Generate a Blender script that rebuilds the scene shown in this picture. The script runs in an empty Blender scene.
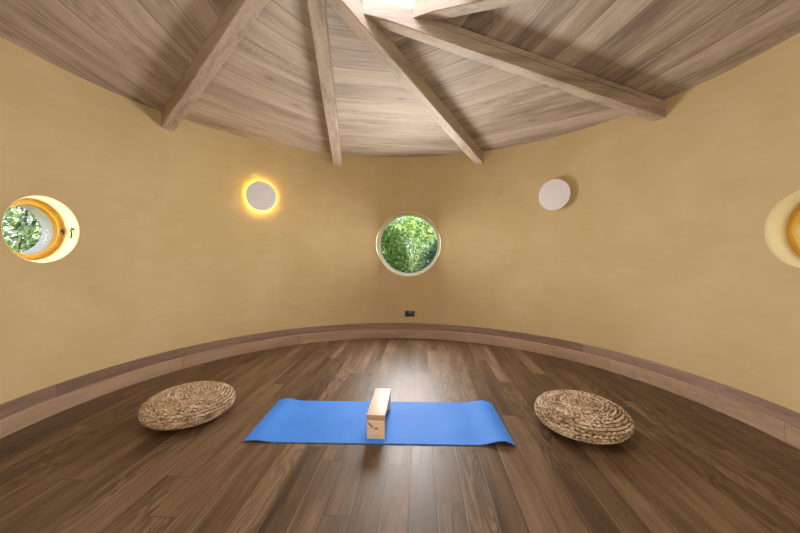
import bpy, bmesh, math, random
from mathutils import Vector, Matrix, noise
random.seed(7)
sc = bpy.context.scene
COL = sc.collection
PI = math.pi
# ------------------------------------------------------------------ dimensions (metres)
R = 2.722          # inner radius of the round room
TH = 0.0669        # heading of the room's axis
WALL_T = 0.26
H_WALL = 2.774     # where the ceiling boards meet the wall
SLOPE = 0.2657     # rise of the roof beams
PHI = 0.219        # how far each beam swings off the radial line
BD = 0.171         # beam depth
BW = 0.128         # beam width
DT = -0.0054

def pol(t, r, z=0.0):
    return Vector((r*math.sin(t), r*math.cos(t), z))

# ------------------------------------------------------------------ object helpers
def link(o, parent=None):
    COL.objects.link(o)
    if parent is not None:
        o.parent = parent
    return o

def tag(o, label=None, cat=None, group=None, kind=None):
    if label: o['label'] = label
    if cat: o['category'] = cat
    if group: o['group'] = group
    if kind: o['kind'] = kind
    return o

def empty(name, loc=(0, 0, 0), rz=0.0):
    o = bpy.data.objects.new(name, None)
    o.empty_display_size = 0.1
    o.location = loc
    o.rotation_euler = (0, 0, rz)
    return link(o)

def mobj(name, bm, mat, parent=None, smooth=None, loc=None, rz=None, normals=True):
    if normals:
        bmesh.ops.recalc_face_normals(bm, faces=bm.faces)
    me = bpy.data.meshes.new(name)
    bm.to_mesh(me); bm.free()
    if mat is not None:
        me.materials.append(mat)
    if smooth is not None:
        for p in me.polygons: p.use_smooth = True
        me.set_sharp_from_angle(angle=math.radians(smooth))
    o = bpy.data.objects.new(name, me)
    if loc is not None: o.location = loc
    if rz is not None: o.rotation_euler = (0, 0, rz)
    return link(o, parent)

def add_box(bm, c, s, bevel=0.0, rot=None, seg=2):
    g = bmesh.ops.create_cube(bm, size=1.0)
    vs = g['verts']
    for v in vs:
        v.co = Vector((v.co.x*s[0], v.co.y*s[1], v.co.z*s[2]))
    if bevel > 0:
        es = list({e for v in vs for e in v.link_edges})
        r = bmesh.ops.bevel(bm, geom=es, offset=bevel, segments=seg, profile=0.6, affect='EDGES')
        vs = list({v for v in r['verts']} | {v for v in vs if v.is_valid})
    m = Matrix.Translation(Vector(c))
    if rot is not None: m = m @ rot
    for v in vs: v.co = m @ v.co
    return vs

def add_lathe(bm, prof, n=64, axis='Z', center=(0, 0, 0), closed=False):
    """prof: list of (radius, height); axis 'Z' or 'Y' (height along +Y)."""
    rings = []
    c = Vector(center)
    for (r, h) in prof:
        ring = []
        if r < 1e-6:
            p = Vector((0, 0, h)) if axis == 'Z' else Vector((0, h, 0))
            ring = [bm.verts.new(p + c)]
        else:
            for i in range(n):
                a = 2*PI*i/n
                if axis == 'Z': p = Vector((r*math.cos(a), r*math.sin(a), h))
                else: p = Vector((r*math.cos(a), h, r*math.sin(a)))
                ring.append(bm.verts.new(p + c))
        rings.append(ring)
    pairs = list(zip(rings, rings[1:]))
    if closed: pairs.append((rings[-1], rings[0]))
    for a, b in pairs:
        if len(a) == 1 and len(b) == 1: continue
        for i in range(n):
            j = (i+1) % n
            if len(a) == 1: bm.faces.new((a[0], b[i], b[j]))
            elif len(b) == 1: bm.faces.new((a[i], a[j], b[0]))
            else: bm.faces.new((a[i], a[j], b[j], b[i]))

def add_tube(bm, pts, rad, n=8, closed=False):
    pts = [Vector(p) for p in pts]
    m = len(pts)
    rings = []
    ref = None
    for i, p in enumerate(pts):
        if closed: t = pts[(i+1) % m] - pts[i-1]
        else: t = pts[min(i+1, m-1)] - pts[max(i-1, 0)]
        t.normalize()
        if ref is None:
            ref = Vector((0, 0, 1)) if abs(t.z) < 0.9 else Vector((1, 0, 0))
        b = t.cross(ref).normalized()
        nn = b.cross(t).normalized()
        ref = nn
        rr = rad[i] if isinstance(rad, (list, tuple)) else rad
        rings.append([bm.verts.new(p + (nn*math.cos(2*PI*k/n) + b*math.sin(2*PI*k/n))*rr) for k in range(n)])
    for i in range(m if closed else m-1):
        a, b = rings[i], rings[(i+1) % m]
        for k in range(n):
            j = (k+1) % n
            bm.faces.new((a[k], a[j], b[j], b[k]))
    if not closed:
        bm.faces.new(rings[0][::-1]); bm.faces.new(rings[-1])

# ------------------------------------------------------------------ material helpers
def new_mat(name):
    m = bpy.data.materials.new(name)
    m.use_nodes = True
    nt = m.node_tree
    b = nt.nodes['Principled BSDF']
    return m, nt, b

class NT:
    def __init__(s, nt): s.nt = nt
    def n(s, t, **k):
        x = s.nt.nodes.new(t)
        for a, v in k.items(): setattr(x, a, v)
        return x
    def l(s, a, b): s.nt.links.new(a, b)
    def math(s, op, a, b=None, c=None, clamp=False):
        x = s.n('ShaderNodeMath', operation=op, use_clamp=clamp)
        for i, v in enumerate((a, b, c)):
            if v is None: continue
            if isinstance(v, (int, float)): x.inputs[i].default_value = v
            else: s.l(v, x.inputs[i])
        return x.outputs[0]
    def noise(s, vec, scale=5, detail=3, rough=0.5, dist=0.0):
        x = s.n('ShaderNodeTexNoise')
        x.inputs['Scale'].default_value = scale
        x.inputs['Detail'].default_value = detail
        x.inputs['Roughness'].default_value = rough
        x.inputs['Distortion'].default_value = dist
        if vec is not None: s.l(vec, x.inputs['Vector'])
        return x.outputs['Fac']
    def combine(s, x, y, z):
        c = s.n('ShaderNodeCombineXYZ')
        for i, v in enumerate((x, y, z)):
            if isinstance(v, (int, float)): c.inputs[i].default_value = v
            else: s.l(v, c.inputs[i])
        return c.outputs[0]
    def ramp(s, fac, stops):
        r = s.n('ShaderNodeValToRGB')
        e = r.color_ramp.elements
        while len(e) < len(stops): e.new(0.5)
        for i, (p, c) in enumerate(stops):
            e[i].position = p
            e[i].color = (*c, 1) if len(c) == 3 else c
        s.l(fac, r.inputs[0])
        return r.outputs[0]
    def mix(s, fac, a, b, mode='MIX'):
        m = s.n('ShaderNodeMix', data_type='RGBA', blend_type=mode)
        for sock, v in ((m.inputs[0], fac), (m.inputs[6], a), (m.inputs[7], b)):
            if isinstance(v, (int, float)): sock.default_value = v
            elif isinstance(v, tuple): sock.default_value = (*v, 1)
            else: s.l(v, sock)
        return m.outputs[2]
    def bump(s, h, strength=0.3, dist=0.01):
        b = s.n('ShaderNodeBump')
        b.inputs['Strength'].default_value = strength
        b.inputs['Distance'].default_value = dist
        s.l(h, b.inputs['Height'])
        return b.outputs[0]

def wood(name, light, mid, dark, coord='Object', plank=None, length=1.6, rough=0.5, seam=0.0022,
         tone=0.35, grain=1.0, knots=0.3, swap=False, gap=(0.02, 0.012, 0.008), gapamt=0.8, bump=0.25, spec=0.5, figure=0.2):
    """wood grain running along u; boards of width `plank` stacked along v"""
    m, nt, b = new_mat(name)
    N = NT(nt)
    tc = N.n('ShaderNodeTexCoord')
    sp = N.n('ShaderNodeSeparateXYZ')
    N.l(tc.outputs['UV' if coord == 'UV' else 'Object'], sp.inputs[0])
    u, v, w = sp.outputs[0], sp.outputs[1], sp.outputs[2]
    if swap: u, v = v, u
    hgt = None
    if plank:
        vs = N.math('DIVIDE', v, plank)
        vi = N.math('FLOOR', vs)
        vf = N.math('SUBTRACT', vs, vi)
        wn = N.n('ShaderNodeTexWhiteNoise', noise_dimensions='1D'); N.l(vi, wn.inputs['W'])
        us = N.math('ADD', N.math('DIVIDE', u, length), N.math('MULTIPLY', wn.outputs['Value'], 7.3))
        ui = N.math('FLOOR', us)
        uf = N.math('SUBTRACT', us, ui)
        wn2 = N.n('ShaderNodeTexWhiteNoise', noise_dimensions='3D')
        N.l(N.combine(vi, ui, 3.3), wn2.inputs['Vector'])
        rnd = wn2.outputs['Value']
        off = N.math('MULTIPLY', rnd, 53.0)
        # distance to the joints in metres
        dv = N.math('MULTIPLY', N.math('MINIMUM', vf, N.math('SUBTRACT', 1.0, vf)), plank)
        du = N.math('MULTIPLY', N.math('MINIMUM', uf, N.math('SUBTRACT', 1.0, uf)), length)
        d = N.math('MINIMUM', dv, du)
        g = N.math('MULTIPLY', N.math('SUBTRACT', 1.0, N.math('DIVIDE', d, seam, clamp=True), clamp=True), 1.7, clamp=True)
        # painted highlight on one side of each joint, like a bevel catching light
        glint = N.math('SUBTRACT', 1.0, N.math('DIVIDE', N.math('ABSOLUTE', N.math('SUBTRACT', N.math('MULTIPLY', vf, plank), seam*1.8)), seam*1.1, clamp=True), clamp=True)
        glint = N.math('MULTIPLY', glint, N.math('GREATER_THAN', N.math('FRACT', N.math('MULTIPLY', rnd, 7.7)), 0.3))
    else:
        oi = N.n('ShaderNodeObjectInfo')
        off = N.math('MULTIPLY', oi.outputs['Random'], 53.0)
        rnd = None; g = None
    uo = N.math('ADD', u, off)
    wo = N.math('ADD', w, N.math('MULTIPLY', off, 0.37))
    # fine streaks
    fine = N.noise(N.combine(N.math('MULTIPLY', uo, 3.0), N.math('MULTIPLY', v, 75.0), N.math('MULTIPLY', wo, 75.0)), 1.0, 4, 0.65)
    broad = N.noise(N.combine(N.math('MULTIPLY', uo, 0.9), N.math('MULTIPLY', v, 9.0), N.math('MULTIPLY', wo, 9.0)), 1.0, 3, 0.55, 0.4)
    # cathedral figure: distorted rings
    warp = N.noise(N.combine(N.math('MULTIPLY', uo, 1.3), N.math('MULTIPLY', v, 7.0), N.math('MULTIPLY', wo, 7.0)), 1.0, 2, 0.5, 0.2)
    rings = N.math('SINE', N.math('MULTIPLY', warp, 80.0))
    rings = N.math('MULTIPLY_ADD', rings, 0.5, 0.5)
    f = N.math('MULTIPLY_ADD', N.math('SUBTRACT', fine, 0.5), 0.75*grain, 0.5)
    f = N.math('MULTIPLY_ADD', N.math('SUBTRACT', broad, 0.5), 1.1*grain, f)
    # only some boards are cut so that the rings show
    gate = N.math('MULTIPLY', N.math('GREATER_THAN', N.math('FRACT', N.math('MULTIPLY', rnd, 5.3)), 0.72), figure) if rnd is not None else figure*0.5
    f = N.math('MULTIPLY_ADD', N.math('MULTIPLY', N.math('SUBTRACT', rings, 0.5), gate), 1.0, f)
    if rnd is not None:
        f = N.math('MULTIPLY_ADD', N.math('SUBTRACT', rnd, 0.5), tone, f)
    c = N.ramp(f, [(0.12, dark), (0.5, mid), (0.88, light)])
    # knots and mineral streaks
    vor = N.n('ShaderNodeTexVoronoi', feature='F1')
    vor.inputs['Scale'].default_value = 1.0
    N.l(N.combine(N.math('MULTIPLY', uo, 1.6), N.math('MULTIPLY', v, 5.0), N.math('MULTIPLY', wo, 5.0)), vor.inputs['Vector'])
    k = N.math('SUBTRACT', 1.0, N.math('DIVIDE', vor.outputs['Distance'], 0.17, clamp=True), clamp=True)
    k = N.math('MULTIPLY', N.math('POWER', k, 1.6), knots)
    kd = tuple(x*0.35 for x in dark)
    c = N.mix(k, c, kd)
    if g is not None:
        c = N.mix(N.math('MULTIPLY', glint, 0.75), c, light)
        c = N.mix(N.math('MULTIPLY', g, gapamt), c, gap)
    N.l(c, b.inputs['Base Color'])
    rr = N.math('MULTIPLY_ADD', f, 0.18, rough-0.09)
    N.l(rr, b.inputs['Roughness'])
    b.inputs['Specular IOR Level'].default_value = spec
    h = N.math('MULTIPLY', f, 0.12)
    if g is not None: h = N.math('SUBTRACT', h, g)
    N.l(N.bump(h, bump, 0.004), b.inputs['Normal'])
    return m

def simple(name, col, rough=0.5, metal=0.0, nscale=None, namt=0.12, spec=0.5, bump=0.0):
    m, nt, b = new_mat(name)
    N = NT(nt)
    b.inputs['Roughness'].default_value = rough
    b.inputs['Metallic'].default_value = metal
    b.inputs['Specular IOR Level'].default_value = spec
    tc = N.n('ShaderNodeTexCoord')
    f = N.noise(tc.outputs['Object'], nscale or 30, 4, 0.6)
    lo = tuple(x*(1-namt) for x in col); hi = tuple(min(1, x*(1+namt)) for x in col)
    N.l(N.ramp(f, [(0.25, lo), (0.75, hi)]), b.inputs['Base Color'])
    if bump: N.l(N.bump(f, bump, 0.004), b.inputs['Normal'])
    return m

# ------------------------------------------------------------------ materials
def plaster():
    m, nt, b = new_mat('clay_plaster')
    N = NT(nt)
    tc = N.n('ShaderNodeTexCoord')
    o = tc.outputs['Object']
    a = N.noise(o, 1.3, 4, 0.55, 0.6)
    sep = N.n('ShaderNodeSeparateXYZ'); N.l(o, sep.inputs[0])
    streak = N.noise(N.combine(N.math('MULTIPLY', sep.outputs[0], 2.2), N.math('MULTIPLY', sep.outputs[1], 2.2),
                               N.math('MULTIPLY', sep.outputs[2], 9.0)), 1.6, 5, 0.6, 0.5)
    f = N.math('ADD', N.math('MULTIPLY', a, 0.68), N.math('MULTIPLY', streak, 0.32))
    c = N.ramp(f, [(0.33, (0.545, 0.412, 0.205)), (0.5, (0.59, 0.450, 0.235)), (0.67, (0.63, 0.488, 0.272))])
    N.l(c, b.inputs['Base Color'])
    b.inputs['Roughness'].default_value = 0.75
    b.inputs['Specular IOR Level'].default_value = 0.25
    h = N.math('ADD', N.noise(o, 9, 5, 0.6), N.math('MULTIPLY', N.noise(o, 160, 3, 0.6), 0.15))
    N.l(N.bump(h, 0.18, 0.01), b.inputs['Normal'])
    return m
M_wall = plaster()
M_floor = wood('oiled_oak_floor', (0.215, 0.132, 0.068), (0.112, 0.063, 0.029), (0.038, 0.020, 0.009), plank=0.14, length=1.35,
               rough=0.48, tone=0.30, spec=0.36, grain=1.0, figure=0.30, swap=True, knots=1.0, gapamt=0.65, gap=(0.022, 0.012, 0.006), seam=0.0036, bump=0.15)
M_ceil = wood('limed_oak_boards', (0.55, 0.45, 0.355), (0.385, 0.302, 0.225), (0.185, 0.138, 0.100), coord='UV', plank=0.205,
              length=90.0, rough=0.6, tone=0.40, knots=0.7, gapamt=0.5, gap=(0.10, 0.07, 0.048), seam=0.006, grain=1.05, figure=0.12, bump=0.3)
M_beam = wood('oak_beam', (0.60, 0.50, 0.385), (0.43, 0.340, 0.250), (0.18, 0.132, 0.094), rough=0.62, knots=0.6, grain=0.85, figure=0.14)
M_sk_lo = wood('skirting_oak_pale', (0.50, 0.355, 0.24), (0.42, 0.285, 0.185), (0.30, 0.19, 0.12), coord='UV', plank=0.5, length=1.45,
               rough=0.5, tone=0.25, knots=0.2, gapamt=0.6, seam=0.002)
M_sk_up = wood('skirting_oak_brown', (0.35, 0.240, 0.180), (0.26, 0.165, 0.120), (0.155, 0.092, 0.065), coord='UV', plank=0.5, length=1.1,
               rough=0.5, tone=0.45, knots=0.2, gapamt=0.6, seam=0.002, gap=(0.3, 0.2, 0.13))
M_pine = wood('pale_pine', (0.80, 0.65, 0.50), (0.72, 0.55, 0.40), (0.52, 0.36, 0.24), rough=0.5, knots=0.7, grain=0.55, swap=True)
M_pineend = wood('pine_end_panel', (0.82, 0.60, 0.40), (0.74, 0.52, 0.33), (0.48, 0.30, 0.17), rough=0.55, knots=0.8, grain=0.6)
M_pinegrain = wood('pine_end_grain', (0.52, 0.36, 0.22), (0.44, 0.29, 0.17), (0.30, 0.18, 0.10), rough=0.65, knots=0.2, grain=0.6)
def add_knot(m, c, s, ang, col):
    # a dark branch knot with its own shape on the near panel
    nt = m.node_tree; N = NT(nt); b = nt.nodes['Principled BSDF']
    src = b.inputs['Base Color'].links[0].from_socket
    tc = N.n('ShaderNodeTexCoord'); mp = N.n('ShaderNodeMapping', vector_type='TEXTURE')
    mp.inputs['Location'].default_value = c; mp.inputs['Scale'].default_value = s; mp.inputs['Rotation'].default_value = (0, ang, 0)
    N.l(tc.outputs['Object'], mp.inputs['Vector'])
    g = N.n('ShaderNodeTexGradient', gradient_type='SPHERICAL'); N.l(mp.outputs[0], g.inputs[0])
    f = N.math('MULTIPLY', g.outputs['Fac'], 2.2, clamp=True)
    N.l(N.mix(f, src, col), b.inputs['Base Color'])
add_knot(M_pineend, (-0.036, -0.22, 0.094), (0.036, 0.05, 0.009), 0.75, (0.26, 0.15, 0.075))
add_knot(M_pineend, (0.004, -0.22, 0.072), (0.014, 0.05, 0.009), 0.0, (0.20, 0.11, 0.055))
M_varn = wood('golden_varnished_wood', (0.86, 0.52, 0.075), (0.76, 0.42, 0.04), (0.52, 0.25, 0.02), rough=0.3, knots=0.0, grain=0.5)
M_reveal = simple('lime_painted_reveal', (0.84, 0.73, 0.42), 0.8, nscale=6, namt=0.06)
M_outrev = simple('pale_render', (0.72, 0.72, 0.74), 0.8, nscale=8, namt=0.05)
M_white = simple('white_paint', (0.72, 0.70, 0.70), 0.45, nscale=20, namt=0.02)
M_disc = simple('white_plaster_disc', (0.78, 0.75, 0.77), 0.55, nscale=15, namt=0.02)
M_kerb = wood('whitewashed_boards', (0.33, 0.29, 0.275), (0.27, 0.235, 0.22), (0.19, 0.16, 0.145), rough=0.6, knots=0.1, grain=0.6)
M_black = simple('black_plastic', (0.018, 0.018, 0.020), 0.35, nscale=60, namt=0.1)
M_slot = simple('socket_slot', (0.004, 0.004, 0.004), 0.6)
M_iron = simple('dark_iron', (0.05, 0.045, 0.04), 0.45, metal=0.8, nscale=60, namt=0.2)
M_brass = simple('aged_brass', (0.35, 0.25, 0.12), 0.35, metal=0.9, nscale=60, namt=0.2)

def mat_mat():
    m, nt, b = new_mat('blue_foam')
    N = NT(nt)
    tc = N.n('ShaderNodeTexCoord'); o = tc.outputs['Object']
    f = N.math('ADD', N.math('MULTIPLY', N.noise(o, 3.0, 3, 0.5), 0.6), N.math('MULTIPLY', N.noise(o, 120, 3, 0.6), 0.4))
    N.l(N.ramp(f, [(0.3, (0.034, 0.190, 0.66)), (0.7, (0.056, 0.262, 0.80))]), b.inputs['Base Color'])
    b.inputs['Roughness'].default_value = 0.68
    b.inputs['Specular IOR Level'].default_value = 0.3
    vor = N.n('ShaderNodeTexVoronoi'); vor.inputs['Scale'].default_value = 320; N.l(o, vor.inputs['Vector'])
    N.l(N.bump(vor.outputs['Distance'], 0.25, 0.002), b.inputs['Normal'])
    return m
M_mat = mat_mat()

def straw():
    m, nt, b = new_mat('water_hyacinth_braid')
    N = NT(nt)
    at = N.n('ShaderNodeAttribute', attribute_name='tone')
    tc = N.n('ShaderNodeTexCoord'); o = tc.outputs['Object']
    f = N.math('ADD', N.math('MULTIPLY', at.outputs['Fac'], 0.7), N.math('MULTIPLY', N.noise(o, 55, 4, 0.65), 0.3))
    N.l(N.ramp(f, [(0.15, (0.13, 0.075, 0.035)), (0.38, (0.36, 0.235, 0.135)), (0.6, (0.60, 0.44, 0.28)), (0.85, (0.80, 0.67, 0.50))]), b.inputs['Base Color'])
    b.inputs['Roughness'].default_value = 0.7
    b.inputs['Specular IOR Level'].default_value = 0.3
    N.l(N.bump(N.noise(o, 400, 2, 0.6), 0.3, 0.002), b.inputs['Normal'])
    return m
M_straw = straw()

def glass():
    m = bpy.data.materials.new('window_glass'); m.use_nodes = True
    nt = m.node_tree; nt.nodes.clear(); N = NT(nt)
    out = N.n('ShaderNodeOutputMaterial'); mx = N.n('ShaderNodeMixShader')
    tr = N.n('ShaderNodeBsdfTransparent'); tr.inputs[0].default_value = (0.94, 0.97, 0.955, 1)
    gl = N.n('ShaderNodeBsdfGlossy'); gl.inputs['Roughness'].default_value = 0.02
    mx.inputs[0].default_value = 0.003
    N.l(tr.outputs[0], mx.inputs[1]); N.l(gl.outputs[0], mx.inputs[2]); N.l(mx.outputs[0], out.inputs[0])
    return m
M_glass = glass()

def emit(name, col, s):
    m = bpy.data.materials.new(name); m.use_nodes = True
    nt = m.node_tree; nt.nodes.clear(); N = NT(nt)
    out = N.n('ShaderNodeOutputMaterial'); e = N.n('ShaderNodeEmission')
    e.inputs[0].default_value = (*col, 1); e.inputs[1].default_value = s
    N.l(e.outputs[0], out.inputs[0]); return m
M_led = emit('warm_led', (1.0, 0.66, 0.14), 95.0)
M_ledoff = simple('led_diffuser_off', (0.5, 0.48, 0.42), 0.5)

def leafmat(name, cols):
    m, nt, b = new_mat(name)
    N = NT(nt)
    at = N.n('ShaderNodeAttribute', attribute_name='tone')
    st = [(i/(len(cols)-1), c) for i, c in enumerate(cols)]
    c = N.ramp(at.outputs['Fac'], st)
    N.l(c, b.inputs['Base Color'])
    b.inputs['Roughness'].default_value = 0.45
    tl = N.n('ShaderNodeBsdfTranslucent'); N.l(c, tl.inputs[0])
    mx = N.n('ShaderNodeMixShader'); mx.inputs[0].default_value = 0.3
    N.l(b.outputs[0], mx.inputs[1]); N.l(tl.outputs[0], mx.inputs[2])
    N.l(mx.outputs[0], nt.nodes['Material Output'].inputs[0])
    return m
M_leafA = leafmat('leaf_yellow_green', [(0.02, 0.05, 0.02), (0.16, 0.30, 0.05), (0.30, 0.46, 0.10), (0.50, 0.62, 0.20), (0.80, 0.85, 0.62)])
M_leafB = leafmat('leaf_deep_green', [(0.02, 0.05, 0.03), (0.06, 0.15, 0.06), (0.15, 0.28, 0.11), (0.34, 0.46, 0.26), (0.66, 0.74, 0.62)])
M_leafC = leafmat('leaf_grey_green', [(0.05, 0.09, 0.06), (0.15, 0.24, 0.11), (0.32, 0.42, 0.18), (0.46, 0.52, 0.42), (0.62, 0.66, 0.66)])
M_bark = simple('bark', (0.16, 0.12, 0.09), 0.9, nscale=30, namt=0.4)
M_ground = simple('garden_earth', (0.12, 0.14, 0.06), 0.95, nscale=4, namt=0.4)

# ------------------------------------------------------------------ round wall
WINS = [('window_2', 0.0, 1.436, 0.487), ('window_1', -PI/2+0.010, 1.460, 0.252), ('window_3', PI/2+0.002, 1.455, 0.254)]
Z_TOP = 2.98
NSEG = 288
def ring_solid(r0, r1, z0, z1, n=NSEG):
    bm = bmesh.new()
    add_lathe(bm, [(r0, z0), (r0, z1), (r1, z1), (r1, z0)], n=n, closed=True)
    return bm
wall = mobj('wall_round', ring_solid(R, R+WALL_T, -0.12, Z_TOP), M_wall)
cut_bm = bmesh.new()
for nm, a, z, r in WINS:
    t = TH + a
    g = bmesh.ops.create_cone(cut_bm, cap_ends=True, segments=96, radius1=r+0.004, radius2=r+0.004, depth=1.0)
    m = Matrix.Translation(pol(t, R+0.1, z)) @ Matrix.Rotation(-t, 4, 'Z') @ Matrix.Rotation(PI/2, 4, 'X')
    for v in g['verts']: v.co = m @ v.co
# opening for the added, unseen door
DOOR_T = TH + PI
m = Matrix.Translation(pol(DOOR_T, R+0.1, 1.0)) @ Matrix.Rotation(-DOOR_T, 4, 'Z')
g = bmesh.ops.create_cube(cut_bm, size=1.0)
for v in g['verts']: v.co = m @ Vector((v.co.x*1.0, v.co.y*1.2, v.co.z*2.1))
cutter = mobj('cutter', cut_bm, None)
mod = wall.modifiers.new('cut', 'BOOLEAN'); mod.operation = 'DIFFERENCE'; mod.object = cutter; mod.solver = 'EXACT'
dg = bpy.context.evaluated_depsgraph_get()
me = bpy.data.meshes.new_from_object(wall.evaluated_get(dg))
wall.modifiers.clear(); wall.data = me
for p in me.polygons: p.use_smooth = True
me.set_sharp_from_angle(angle=math.radians(25))
bpy.data.objects.remove(cutter)
tag(wall, kind='structure')

# ------------------------------------------------------------------ floor
bm = bmesh.new()
add_lathe(bm, [(0.0, 0.0), (R+0.05, 0.0), (R+0.05, -0.05), (0.0, -0.05)], n=128)
floor = mobj('floor', bm, M_floor, rz=-TH)
tag(floor, kind='structure')

# ------------------------------------------------------------------ skirting (two boards high)
def skirting(name, z0, z1, proud, mat, uoff):
    bm = bmesh.new()
    uvl = bm.loops.layers.uv.new('UVMap')
    n = 240
    a0 = DOOR_T + 0.56/R; a1 = DOOR_T + 2*PI - 0.56/R
    ch = 0.004
    prof = [(R-0.001, z0), (R-proud, z0), (R-proud, z1-ch), (R-proud+ch, z1), (R-0.001, z1)]
    rows = []
    for i in range(n+1):
        t = a0 + (a1-a0)*i/n
        rows.append([bm.verts.new(pol(t, r, z)) for r, z in prof])
    for i in range(n):
        for k in range(4):
            f = bm.faces.new((rows[i][k], rows[i+1][k], rows[i+1][k+1], rows[i][k+1]))
            us = [i, i+1, i+1, i]; ks = [k, k, k+1, k+1]
            for l, ui, kk in zip(f.loops, us, ks):
                l[uvl].uv = (uoff + (a1-a0)*R*ui/n, 0.06 + prof[kk][1])
    bm.faces.new(rows[0]); bm.faces.new(rows[-1][::-1])
    return tag(mobj(name, bm, mat, smooth=30), kind='structure')
skirting('baseboard_lower', 0.0, 0.128, 0.030, M_sk_lo, 0.52)
skirting('baseboard_upper', 0.1285, 0.2266, 0.014, M_sk_up, 0.3)

# ------------------------------------------------------------------ ceiling: boards laid across the swinging beams
def ceil_z(r):
    s = R*math.sin(PHI)
    q = R*math.cos(PHI) - math.sqrt(max(r*r - s*s, 0.0))
    return H_WALL + SLOPE*q
K_AP = 0.62      # apothem of the octagonal skylight kerb
K_T0 = TH + DT - PI/8 - (PI/2 - PHI)
K_IN = 0.585
def kerb_r(t):
    a = ((t - K_T0 + PI/8) % (PI/4)) - PI/8
    return K_AP/math.cos(a)
def beam_line(k):
    t = TH + DT + PI/4*(k-1.5)
    p = pol(t, R)
    inw = -p/R
    d = inw*math.cos(PHI) + Vector((inw.y, -inw.x, 0))*math.sin(PHI)
    return p, d, t
bm = bmesh.new()
uvl = bm.loops.layers.uv.new('UVMap')
NR = 26
NB = 12
for k in range(8):
    # sector between beam k and beam k+1, split along the beams' own lines
    p0, d0, t0 = beam_line(k)
    thb = (TH + PI/4*(k-1)) - math.radians(12)
    nx, ny = math.sin(thb), math.cos(thb)
    ux, uy = math.cos(thb), -math.sin(thb)
    grid = []
    for i in range(NR+1):
        row = []
        r = 3.05 + (K_AP-3.05)*i/NR
        s = R*math.sin(PHI)
        q = R*math.cos(PHI) - math.sqrt(max(0.0, r*r - s*s))
        P = p0 + d0*q
        tb = math.atan2(P.x, P.y)
        for j in range(NB+1):
            t = tb + PI/4*j/NB
            rr = r
            z = ceil_z(rr)
            if i == NR:
                rr = kerb_r(t); z = ceil_z(rr)
            elif rr < kerb_r(t)+0.02:
                rr = kerb_r(t)+0.01*(NR-i); z = ceil_z(rr)
            row.append(bm.verts.new(pol(t, rr, z)))
        grid.append(row)
    for i in range(NR):
        for j in range(NB):
            f = bm.faces.new((grid[i][j], grid[i][j+1], grid[i+1][j+1], grid[i+1][j]))
            for l in f.loops:
                c = l.vert.co
                l[uvl].uv = (c.x*ux + c.y*uy + 11.3*k, 0.55*(c.x*nx + c.y*ny) + 0.45*math.hypot(c.x, c.y) + 0.205*17*k + 0.07)
ceiling = mobj('ceiling', bm, M_ceil, smooth=30)
tag(ceiling, kind='structure')

# ------------------------------------------------------------------ roof beams
BEAMLABEL = {
 0: 'thick oak roof beam rising from the wall left of the glowing disc lamp',
 1: 'nearly upright oak roof beam meeting the wall between glowing lamp and centre window',
 2: 'slanting oak roof beam meeting the wall between centre window and unlit disc lamp',
 3: 'long split oak roof beam meeting the wall right of the unlit disc lamp',
 4: 'oak roof beam crossing the top edge, its end butting the long split beam',
}
def make_beam(k):
    p, d, t = beam_line(k)
    ang = math.atan2(d.y, d.x)
    # inner end butts the face of the neighbour (index k-1)
    L = R*math.cos(PHI) + R*math.sin(PHI)*math.tan(PI/8)
    p1, d1, t1 = beam_line(k-1)
    L_end = L - BW/2/math.sin(PI/4) + 0.0
    bm = bmesh.new()
    n = 44
    b = 0.007
    w2 = BW/2
    rows = []
    rnd = random.Random(100+k)
    groove = 1.0 if k == 3 else (0.35 if k in (1, 5) else 0.0)
    for i in range(n+1):
        f = i/n
        x = -0.20 + (L_end + 0.20)*f
        zt = H_WALL - 0.002 + SLOPE*x           # top follows the boards
        zb = zt - BD
        wob = 0.0035*noise.noise(Vector((x*1.7, k*5.1, 0.3)))
        wob2 = 0.004*noise.noise(Vector((x*2.3, k*3.7, 4.3)))
        gd = groove*max(0.0, min(1.0, (f-0.06)/0.1))*max(0.0, min(1.0, (0.86-f)/0.2))
        gz = zb + BD*0.62 + 0.012*noise.noise(Vector((x*1.3, k, 9.1)))
        gw = 0.0005 + 0.0060*gd; gdp = 0.0004 + 0.024*gd
        yl = w2 + wob; yr = -w2 + wob2
        # inner side (towards the opening) is +y in beam space
        sk_hi = x  # square end for most of the run
        # skew the last section so it meets the neighbour's face
        def X(y):
            if i == n: return x + y*1.0
            if i == n-1: return x + y*0.6
            return x
        prof = [(yr+b, zb+wob*0.5), (yl-b, zb+wob*0.5), (yl, zb+b), (yl, gz-gw), (yl-gdp, gz), (yl, gz+gw),
                (yl, zt-b), (yl-b, zt), (yr+b, zt), (yr, zt-b), (yr, zb+b)]
        rows.append([bm.verts.new((X(y), y, z)) for y, z in prof])
    m = len(rows[0])
    for i in range(n):
        for j in range(m):
            jj = (j+1) % m
            bm.faces.new((rows[i][j], rows[i][jj], rows[i+1][jj], rows[i+1][j]))
    bm.faces.new(rows[0][::-1]); bm.faces.new(rows[-1])
    o = mobj('roof_beam', bm, M_beam, smooth=35, loc=(p.x, p.y, 0), rz=ang)
    lab = BEAMLABEL.get(k, 'oak roof beam behind the viewer, out of the photograph')
    tag(o, lab, 'beam', 'oak beams of the spiral roof frame')
    return o
for k in range(8): make_beam(k)

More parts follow.
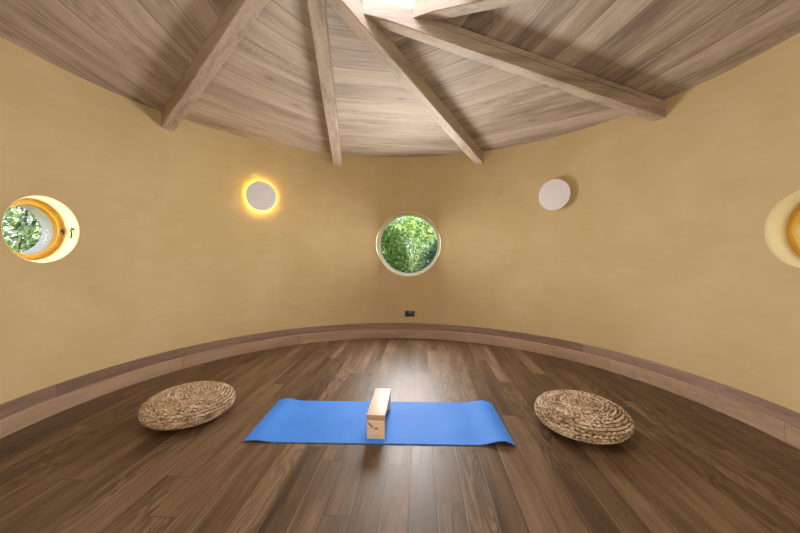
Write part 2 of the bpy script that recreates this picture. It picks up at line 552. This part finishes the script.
# ------------------------------------------------------------------ skylight kerb above the beams
bm = bmesh.new()
KZ0, KZ1 = 3.41, 4.25
prev = None
rows = []
for i in range(8):
    t = K_T0 + PI/8 + PI/4*i
    ri = K_IN/math.cos(PI/8); ro = (K_AP+0.04)/math.cos(PI/8)
    rows.append([bm.verts.new(pol(t, r, z)) for r, z in ((ri, KZ0), (ri, KZ1), (ro, KZ1), (ro, KZ0))])
for i in range(8):
    a, b_ = rows[i], rows[(i+1) % 8]
    for j in range(4):
        bm.faces.new((a[j], b_[j], b_[(j+1) % 4], a[(j+1) % 4]))
tag(mobj('trim_1', bm, M_kerb), kind='structure')
sky_t = tag(empty('window_4', (0, 0, KZ1), -TH), kind='structure')
bm = bmesh.new(); add_lathe(bm, [(K_AP+0.14, 0.0), (K_AP+0.14, 0.05), (K_IN-0.02, 0.05), (K_IN-0.02, 0.0)], n=64, closed=True)
mobj('window_frame', bm, M_white, sky_t, smooth=30)
bm = bmesh.new(); add_lathe(bm, [(0, 0.22), (0.3, 0.19), (0.55, 0.12), (K_AP, 0.03)], n=48)
mobj('pane', bm, M_glass, sky_t, smooth=60)

# ------------------------------------------------------------------ round windows
def win_space(t, z):
    """local frame: x to the right seen from inside, y outwards, z up"""
    return pol(t, R, z), -t
def surf(u, dz=0):
    return math.sqrt(R*R - u*u) - R
def tube_rings(bm, rings, n=96):
    rows = []
    for rho, dep, onwall in rings:
        row = []
        for i in range(n):
            a = 2*PI*i/n
            x = rho*math.cos(a); zz = rho*math.sin(a)
            y = dep + (surf(x) if onwall else 0.0)
            row.append(bm.verts.new((x, y, zz)))
        rows.append(row)
    for a, b_ in zip(rows, rows[1:]):
        for i in range(n):
            j = (i+1) % n
            bm.faces.new((a[i], a[j], b_[j], b_[i]))

for nm, a, z, r in WINS:
    t = TH + a
    loc, rz = win_space(t, z)
    root = tag(empty(nm, loc, rz), kind='structure')
    small = r < 0.4
    dfr = 0.114 if small else 0.185
    rin = r-0.014 if small else r-0.012
    bm = bmesh.new()
    tube_rings(bm, [(r+0.010, -0.0015, True), (r+0.004, -0.003, True), (r, 0.004, True), (r-0.002, 0.014, True), (rin, dfr, False)])
    mobj('reveal', bm, M_reveal, root, smooth=60)
    if small:
        # opening sash: stepped golden ring
        ro = rin-0.002
        bm = bmesh.new()
        add_lathe(bm, [(ro, dfr-0.004), (ro-0.012, dfr-0.010), (ro-0.022, dfr-0.004), (ro-0.026, dfr-0.004), (ro-0.030, dfr-0.016),
                       (ro-0.040, dfr-0.012), (ro-0.045, dfr), (ro-0.045, dfr+0.035), (ro, dfr+0.035)], n=96, axis='Y', closed=True)
        mobj('window_frame', bm, M_varn, root, smooth=40)
        bm = bmesh.new()
        add_lathe(bm, [(0, dfr+0.012), (ro-0.043, dfr+0.012), (ro-0.043, dfr+0.018), (0, dfr+0.018)], n=64, axis='Y')
        mobj('pane', bm, M_glass, root)
        bm = bmesh.new()
        tube_rings(bm, [(ro, dfr+0.036, False), (ro-0.040, dfr+0.036, False), (ro-0.056, WALL_T-0.02, False), (r+0.03, WALL_T-0.01, False)])
        mobj('outer_reveal', bm, M_outrev, root, smooth=40)
    else:
        ro = rin
        bm = bmesh.new()
        add_lathe(bm, [(ro, dfr), (ro-0.014, dfr), (ro-0.018, dfr+0.006), (ro-0.018, dfr+0.04), (ro, dfr+0.04)], n=96, axis='Y', closed=True)
        mobj('window_frame', bm, M_white, root, smooth=40)
        bm = bmesh.new()
        add_lathe(bm, [(0, dfr+0.015), (ro-0.016, dfr+0.015), (ro-0.016, dfr+0.022), (0, dfr+0.022)], n=64, axis='Y')
        mobj('pane', bm, M_glass, root)
        bm = bmesh.new()
        tube_rings(bm, [(ro, dfr+0.04, False), (ro-0.004, WALL_T+0.01, False), (r+0.03, WALL_T+0.01, False)])
        mobj('outer_reveal', bm, M_outrev, root, smooth=40)
    if nm == 'window_1':
        # handle on the sash (far side) and a small dark stay hanging on the reveal
        bm = bmesh.new()
        add_lathe(bm, [(0, -0.012), (0.010, -0.012), (0.012, 0.0), (0.0, 0.0)], n=16, axis='Y', center=(rin-0.022, dfr-0.012, 0.0))
        add_tube(bm, [(rin-0.022, dfr-0.022, 0.022), (rin-0.022, dfr-0.030, 0.008), (rin-0.022, dfr-0.030, -0.012), (rin-0.024, dfr-0.026, -0.03)], 0.0042)
        tag(mobj('handle', bm, M_iron, root, smooth=50), 'small dark sash handle')
        bm = bmesh.new()
        sx = r-0.008
        add_box(bm, (sx, 0.032, 0.018), (0.006, 0.034, 0.010), 0.002)
        add_tube(bm, [(sx-0.006, 0.030, 0.030), (sx-0.012, 0.036, 0.010), (sx-0.014, 0.026, -0.015), (sx-0.014, 0.026, -0.035),
                      (sx-0.010, 0.036, -0.050), (sx-0.006, 0.048, -0.052)], 0.0052)
        tag(mobj('window_stay', bm, M_iron, root, smooth=50), 'dark curved stay on the reveal')

# ------------------------------------------------------------------ added unseen door behind the viewer, glazed to suit the fill lamp
dr = tag(empty('door_added', pol(DOOR_T, R+0.10, 0), -DOOR_T), kind='structure')
bm = bmesh.new()
add_box(bm, (-0.425, 0, 1.0), (0.09, 0.045, 1.98), 0.003); add_box(bm, (0.425, 0, 1.0), (0.09, 0.045, 1.98), 0.003)
add_box(bm, (0, 0, 1.94), (0.76, 0.045, 0.10), 0.003); add_box(bm, (0, 0, 0.11), (0.76, 0.045, 0.20), 0.003)
mobj('door_leaf', bm, M_beam, dr)
bm = bmesh.new(); add_box(bm, (0, 0, 1.05), (0.76, 0.006, 1.68)); mobj('pane', bm, M_glass, dr)
bm = bmesh.new(); add_box(bm, (0, 1.95, 2.35), (3.8, 3.6, 0.08)); tag(mobj('trim_sun_block', bm, M_kerb, None, loc=pol(DOOR_T, R+0.05, 0), rz=-DOOR_T), kind='structure')  # unseen porch roof, added to keep the sun out of the glazed door
bm = bmesh.new()
add_box(bm, (-0.495, 0, 1.02), (0.045, 0.1, 2.05)); add_box(bm, (0.495, 0, 1.02), (0.045, 0.1, 2.05)); add_box(bm, (0, 0, 2.03), (1.0, 0.1, 0.04))
mobj('door_frame', bm, M_sk_lo, dr)

# ------------------------------------------------------------------ disc wall lamps
def disc_lamp(t, z, lit, label):
    root = tag(empty('wall_lamp', pol(t, R, z), -t), label, 'lamp', 'round disc wall lamps')
    # y axis points outwards through the wall, so the room side is -y
    bm = bmesh.new()
    add_lathe(bm, [(0, 0.0), (0.10, 0.0), (0.10, -0.027), (0, -0.027)], n=48, axis='Y')
    mobj('wall_mount', bm, M_white, root, smooth=40)
    bm = bmesh.new()
    add_lathe(bm, [(0.150, -0.015), (0.150, -0.027), (0.164, -0.027), (0.164, -0.015)], n=64, axis='Y', closed=True)
    mobj('light_ring', bm, M_led if lit else M_ledoff, root, smooth=40)
    bm = bmesh.new()
    r = 0.197
    y0 = -0.027
    add_lathe(bm, [(0, y0), (r-0.006, y0), (r, y0-0.004), (r, y0-0.012), (r-0.004, y0-0.016), (0, y0-0.016)], n=96, axis='Y')
    mobj('disc_shade', bm, M_disc, root, smooth=40)
    return root
disc_lamp(TH-PI/4-0.006, 2.04, True, 'glowing round disc wall lamp with a warm yellow halo, left of centre window')
disc_lamp(TH+PI/4-0.018, 2.035, False, 'unlit round white disc wall lamp on the plaster right of centre window')

# ------------------------------------------------------------------ twin socket under the centre window
st = TH + 0.010
sk = tag(empty('wall_socket', pol(st, R, 0.370), -st), 'small black double power socket low on the wall under the centre window', 'socket')
bm = bmesh.new(); add_box(bm, (0, -0.005, 0), (0.148, 0.010, 0.088), 0.003)
fp = mobj('face_plate', bm, M_black, sk, smooth=40)
M_switch = simple('grey_switch', (0.10, 0.10, 0.11), 0.35)
for s in (-1, 1):
    bm = bmesh.new()
    cx = s*0.036
    add_box(bm, (cx, -0.0105, 0.008), (0.007, 0.0012, 0.012)); add_box(bm, (cx-0.011, -0.0105, -0.014), (0.010, 0.0012, 0.006)); add_box(bm, (cx+0.011, -0.0105, -0.014), (0.010, 0.0012, 0.006))
    mobj('socket_holes', bm, M_slot, fp)
    bm = bmesh.new(); add_box(bm, (s*0.012, -0.012, 0.026), (0.010, 0.006, 0.018), 0.001)
    mobj('switch', bm, M_switch, fp)

# ------------------------------------------------------------------ yoga mat
def yoga_mat():
    root = None
    L, W, T = 1.83, 0.625, 0.005
    nx, ny = 140, 26
    bm = bmesh.new()
    def h(x, y):
        # ends were rolled: they arch up and come down again at the very edge
        def arch(dst, top, wid):
            if dst > wid: return 0.0
            s = dst/wid
            return top*math.sin(PI*min(1.0, s**0.62))**2
        yy = (y/W)+0.5                        # 0 near edge, 1 far edge
        zr = arch(L/2-x, 0.026*(0.85+0.3*(1-yy)), 0.26)
        zl = arch(x+L/2, 0.017*(0.7+0.5*(yy)), 0.22)
        lip = 0.004*math.exp(-((x+L/2)/0.03)**2)
        return max(zr, zl) + lip + 0.0008*noise.noise(Vector((x*4, y*4, 1)))
    top = [[bm.verts.new((-L/2+L*i/nx, -W/2+W*j/ny, 0.0015+T+h(-L/2+L*i/nx, -W/2+W*j/ny))) for j in range(ny+1)] for i in range(nx+1)]
    bot = [[bm.verts.new((v.co.x, v.co.y, v.co.z-T)) for v in row] for row in top]
    for i in range(nx):
        for j in range(ny):
            bm.faces.new((top[i][j], top[i+1][j], top[i+1][j+1], top[i][j+1]))
            bm.faces.new((bot[i][j], bot[i][j+1], bot[i+1][j+1], bot[i+1][j]))
    for i in range(nx):
        bm.faces.new((top[i][0], bot[i][0], bot[i+1][0], top[i+1][0]))
        bm.faces.new((top[i][ny], top[i+1][ny], bot[i+1][ny], bot[i][ny]))
    for j in range(ny):
        bm.faces.new((top[0][j], top[0][j+1], bot[0][j+1], bot[0][j]))
        bm.faces.new((top[nx][j], bot[nx][j], bot[nx][j+1], top[nx][j+1]))
    o = mobj('yoga_mat', bm, M_mat, smooth=50, loc=(-0.0853, 0.190, 0.0), rz=-0.0196)
    tag(o, 'bright blue foam yoga mat laid flat on the floor, ends slightly curled', 'yoga mat')
yoga_mat()

# ------------------------------------------------------------------ kneeling bench on the mat
MZ = 0.0068
bench = tag(empty('meditation_bench', (-0.100, 0.150, MZ), -TH), 'small pale pine meditation bench standing across the blue yoga mat', 'bench')
bm = bmesh.new(); add_box(bm, (0, 0, 0.1475), (0.128, 0.452, 0.037), 0.003)
sb = mobj('seat_board', bm, M_pine, bench, smooth=40)
sb.data.materials.append(M_pinegrain)
for p in sb.data.polygons:
    if abs(p.normal.y) > 0.9: p.material_index = 1
for s in (-1, 1):
    bm = bmesh.new(); add_box(bm, (0, s*0.211, 0.0645), (0.124, 0.024, 0.129), 0.002)
    mobj('leg', bm, M_pineend, bench, smooth=40)

# ------------------------------------------------------------------ woven poufs
def pouf_mesh(seed, rad=0.326, hgt=0.207):
    rnd = random.Random(seed)
    bm = bmesh.new()
    tl = bm.verts.layers.float.new('tone')
    # body profile as a superellipse, sampled by arc length
    prof = []
    a_, b_, e = rad-0.013, hgt/2-0.013, 0.52
    for i in range(721):
        th = PI/2 - PI*i/720
        c, s = math.cos(th), math.sin(th)
        x = a_*(abs(c)**e); z = b_*math.copysign(abs(s)**0.92, s)
        # dished, gently domed top
        prof.append(Vector((x, 0, z+hgt/2)))
    cum = [0]
    for p, q in zip(prof, prof[1:]): cum.append(cum[-1]+(q-p).length)
    def at(s):
        s = max(0, min(cum[-1], s))
        lo, hi = 0, len(cum)-1
        while hi-lo > 1:
            md = (lo+hi)//2
            if cum[md] <= s: lo = md
            else: hi = md
        f = (s-cum[lo])/max(1e-9, cum[hi]-cum[lo])
        p = prof[lo].lerp(prof[hi], f)
        t = (prof[hi]-prof[lo]).normalized()
        return p, t
    # inner core so no light leaks between the braids
    core = bmesh.new(); core.free()
    pr = [(max(0.0, p.x-0.011), (p.z-hgt/2)*0.87+hgt/2) for p in prof[::24]]
    pr[0] = (0.0, pr[0][1]); pr[-1] = (0.0, pr[-1][1])
    nb = len(bm.verts)
    add_lathe(bm, pr, n=48)
    bm.verts.ensure_lookup_table()
    for v in bm.verts: v[tl] = 0.12
    pitch = 0.0240
    S = pitch*0.35
    # one continuous spiral braid of three strands
    pts_p = []
    ang = 0.0
    s = S
    end = cum[-1]*0.94
    step = 0.0062
    length = 0.0
    path = []
    while s < end:
        p, t = at(s)
        r = max(p.x, 0.006)
        n = Vector((-t.z, 0, t.x)); 
        if n.dot(Vector((p.x, 0, p.z-hgt/2))) < 0: n = -n
        ca, sa = math.cos(ang), math.sin(ang)
        def rot(v): return Vector((v.x*ca, v.x*sa, v.z))
        path.append((rot(p), rot(t), rot(n), length))
        da = step/r
        ang += da; length += step; s += pitch*da/(2*PI)
    wl = 0.062
    for strand in range(3):
        rings = []
        ns = 5
        for (p, t, n, ln) in path:
            ph = 2*PI*ln/wl + 2*PI*strand/3
            jit = noise.noise(Vector((ln*9, strand*7.7, seed)))
            lat = 0.0056*math.sin(ph) + 0.0008*jit
            up = 0.0046*math.sin(2*ph) + 0.0012*jit
            c = p + t*lat + n*up
            rw = 0.0060*(1+0.18*noise.noise(Vector((ln*23, strand*3.1, seed+5))))
            rings.append((c, t, n, rw, ln))
        prev = None
        base = rnd.random()
        for (c, t, n, rw, ln) in rings:
            tone = 0.5 + 0.75*noise.noise(Vector((ln*11, strand*13.0, seed*1.7))) + 0.5*noise.noise(Vector((ln*55, strand*13.0, seed*2.7)))
            ring = []
            for q in range(ns):
                a = 2*PI*q/ns
                v = bm.verts.new(c + t*(math.cos(a)*rw) + n*(math.sin(a)*rw*0.72))
                v[tl] = max(0.0, min(1.0, tone))
                ring.append(v)
            if prev:
                for q in range(ns):
                    w = (q+1) % ns
                    bm.faces.new((prev[q], prev[w], ring[w], ring[q]))
            prev = ring
    zmin = min(v.co.z for v in bm.verts)
    for v in bm.verts: v.co.z -= zmin
    return bm
def pouf(seed, loc, rz, label):
    bm = pouf_mesh(seed)
    o = mobj('woven_pouf', bm, M_straw, smooth=80, loc=loc, rz=rz)
    tag(o, label, 'pouf', 'woven straw floor poufs')
pouf(3, (-1.60, 0.255, 0.0005), 0.4, 'round woven straw pouf on the floor left of the blue mat')
pouf(8, (1.392, 0.10, 0.0005), 2.1, 'round woven straw pouf on the floor right of the blue mat')

# ------------------------------------------------------------------ garden outside
bm = bmesh.new()
add_lathe(bm, [(R+WALL_T+0.01, -0.10), (6, -0.12), (16, -0.15)], n=48)
tag(mobj('ground', bm, M_ground), kind='structure')
def shrub(name, loc, size, n, leaf, mat, label, seed, cat='shrub', wide=1.0):
    rnd = random.Random(seed)
    root = tag(empty(name, loc), label, cat, 'garden shrubs outside the round windows')
    bm = bmesh.new(); tl = bm.verts.layers.float.new('tone')
    tips = []
    for i in range(n):
        # leaf clumps scattered through an uneven crown
        while True:
            p = Vector((rnd.uniform(-1, 1), rnd.uniform(-1, 1), rnd.uniform(-1, 1)))
            if 0.25 < p.length < 1: break
        p = p.normalized()*(p.length**0.5)
        bumpy = 1 + 0.25*noise.noise(p*2.3+Vector((seed, 0, 0)))
        c = Vector((p.x*size[0]*bumpy, p.y*size[1]*bumpy, (p.z*0.5+0.5)*size[2]*bumpy))
        ls = leaf*rnd.uniform(0.6, 1.3)
        d = (p + Vector((rnd.gauss(0, .6), rnd.gauss(0, .6), rnd.gauss(0.1, .5)))).normalized()
        sd = d.cross(Vector((rnd.gauss(0, 1), rnd.gauss(0, 1), rnd.gauss(0, 1)))).normalized()
        up = sd.cross(d)
        w = ls*0.27*wide
        tone = max(0, min(1, rnd.gauss(0.5, 0.24)))
        pts = [c, c+d*ls*0.3+sd*w+up*w*.3, c+d*ls*0.7+sd*w*.8+up*w*.2, c+d*ls-up*w*.3, c+d*ls*0.7-sd*w*.8+up*w*.2, c+d*ls*0.3-sd*w+up*w*.3,
               c+d*ls*0.5]
        vs = [bm.verts.new(q) for q in pts]
        for v in vs: v[tl] = tone
        bm.faces.new((vs[0], vs[1], vs[2], vs[6])); bm.faces.new((vs[6], vs[2], vs[3]))
        bm.faces.new((vs[0], vs[6], vs[4], vs[5])); bm.faces.new((vs[6], vs[3], vs[4]))
    mobj('foliage', bm, mat, root, normals=False)
    bm = bmesh.new()
    for i in range(9):
        a = rnd.uniform(0, 2*PI); e = rnd.uniform(0.3, 0.8)
        q = Vector((math.cos(a)*size[0]*e, math.sin(a)*size[1]*e, size[2]*rnd.uniform(0.6, 0.92)))
        mid = q*0.45 + Vector((rnd.gauss(0, .04), rnd.gauss(0, .04), size[2]*0.06))
        add_tube(bm, [(rnd.gauss(0, .03), rnd.gauss(0, .03), 0), mid, q], [0.022, 0.014, 0.005], n=6)
    mobj('stem', bm, M_bark, root, smooth=60)
GZ = -0.11
shrub('leafy_shrub', (-0.45, 4.70, GZ), (0.66, 0.5, 2.15), 9000, 0.075, M_leafA, 'bright yellow-green shrub outside the centre window, on its left', 11)
shrub('leafy_shrub', (1.22, 5.05, GZ), (0.66, 0.5, 1.95), 9000, 0.065, M_leafB, 'deep green shrub outside the centre window, on its right', 12)
shrub('garden_tree', (0.6, 8.3, GZ), (1.8, 0.8, 4.0), 16000, 0.11, M_leafC, 'tall loose-leaved tree behind the shrubs outside the centre window', 13, 'tree', 0.8)
shrub('leafy_shrub', (-4.75, 1.75, GZ), (0.75, 1.15, 2.6), 8000, 0.075, M_leafC, 'green leafy shrub seen close through the left round window', 14)
shrub('leafy_shrub', (0.45, 6.05, GZ), (0.85, 0.45, 2.35), 9000, 0.075, M_leafA, 'middle green shrub between the two nearer ones outside the centre window', 21)
shrub('garden_tree', (-6.6, 3.2, GZ), (1.2, 2.0, 4.0), 7000, 0.12, M_leafA, 'taller green tree behind the shrub outside the left window', 15, 'tree')
shrub('leafy_shrub', (5.1, 2.0, GZ), (0.8, 1.3, 2.4), 5000, 0.09, M_leafC, 'shrub glimpsed through the cut-off right round window', 16)

# ------------------------------------------------------------------ light
w = bpy.data.worlds.new('World'); sc.world = w; w.use_nodes = True
nt = w.node_tree; nt.nodes.clear(); N = NT(nt)
out = N.n('ShaderNodeOutputWorld'); bg = N.n('ShaderNodeBackground')
tc = N.n('ShaderNodeTexCoord'); sp = N.n('ShaderNodeSeparateXYZ'); N.l(tc.outputs['Generated'], sp.inputs[0])
c = N.ramp(N.math('MULTIPLY_ADD', sp.outputs[2], 0.5, 0.5), [(0.45, (0.75, 0.80, 0.80)), (0.55, (0.86, 0.92, 1.0)), (1.0, (0.50, 0.68, 1.0))])
N.l(c, bg.inputs[0]); bg.inputs[1].default_value = 2.2
N.l(bg.outputs[0], out.inputs[0])

def area(name, loc, direction, power, col, size, shape='DISK', sy=None, spread=PI):
    l = bpy.data.lights.new(name, 'AREA'); l.energy = power; l.color = col; l.shape = shape; l.size = size; l.spread = spread
    if sy: l.size_y = sy
    o = bpy.data.objects.new(name, l); o.location = loc
    o.rotation_euler = Vector(direction).to_track_quat('-Z', 'Y').to_euler()
    return link(o)
s = bpy.data.lights.new('sun', 'SUN'); s.energy = 12.0; s.color = (1.0, 0.93, 0.82); s.angle = 0.01
so = link(bpy.data.objects.new('sun', s))
az = math.radians(-3); el = math.radians(36)
so.rotation_euler = Vector((math.sin(az)*math.cos(el), math.cos(az)*math.cos(el), -math.sin(el))).to_track_quat('-Z', 'Y').to_euler()
# daylight arriving through the centre window
tw = TH
area('daylight_centre_window', pol(tw, R-0.036, 1.436), -pol(tw, 1), 88, (1.0, 0.98, 0.95), 0.92)
area('daylight_left_window', pol(TH-PI/2+0.010, R+0.106, 1.46), -pol(TH-PI/2, 1), 2.7, (1.0, 0.95, 0.84), 0.36)
area('daylight_right_window', pol(TH+PI/2+0.002, R+0.106, 1.455), -pol(TH+PI/2, 1), 0.32, (1.0, 0.97, 0.92), 0.36)
area('daylight_skylight', (0, 0, 4.23), (0, 0, -1), 40, (0.95, 0.91, 1.0), 1.08)
area('fill_behind_viewer', pol(DOOR_T, R-0.02, 1.10), (0, 1, 0), 62, (1.0, 0.97, 0.93), 0.9, 'RECTANGLE', 1.9)  # added fill lamp behind the viewer, set in front of the unseen door

# ------------------------------------------------------------------ camera
cam = bpy.data.cameras.new('camera')
cam.sensor_width = 36.0; cam.lens = 329.1/800*36.0
cam.shift_x = 0.7/800; cam.shift_y = -12.07/800
cam.clip_start = 0.02; cam.clip_end = 100
co = link(bpy.data.objects.new('camera', cam))
rl = 0.0037
right = Vector((math.cos(rl), 0, math.sin(rl))); up = Vector((-math.sin(rl), 0, math.cos(rl))); back = Vector((0, -1, 0))
mw = Matrix((right, up, back)).transposed().to_4x4()
mw.translation = Vector((0.043, -2.335, 1.2764))
co.matrix_world = mw
sc.camera = co

sc.view_settings.view_transform = 'Standard'
sc.view_settings.look = 'None'
sc.view_settings.exposure = 0.06
sc.view_settings.gamma = 1.0
sc.view_settings.use_curve_mapping = False
sc.cycles.use_denoising = True
sc.cycles.max_bounces = 12
sc.cycles.diffuse_bounces = 8
sc.cycles.sample_clamp_indirect = 6.0
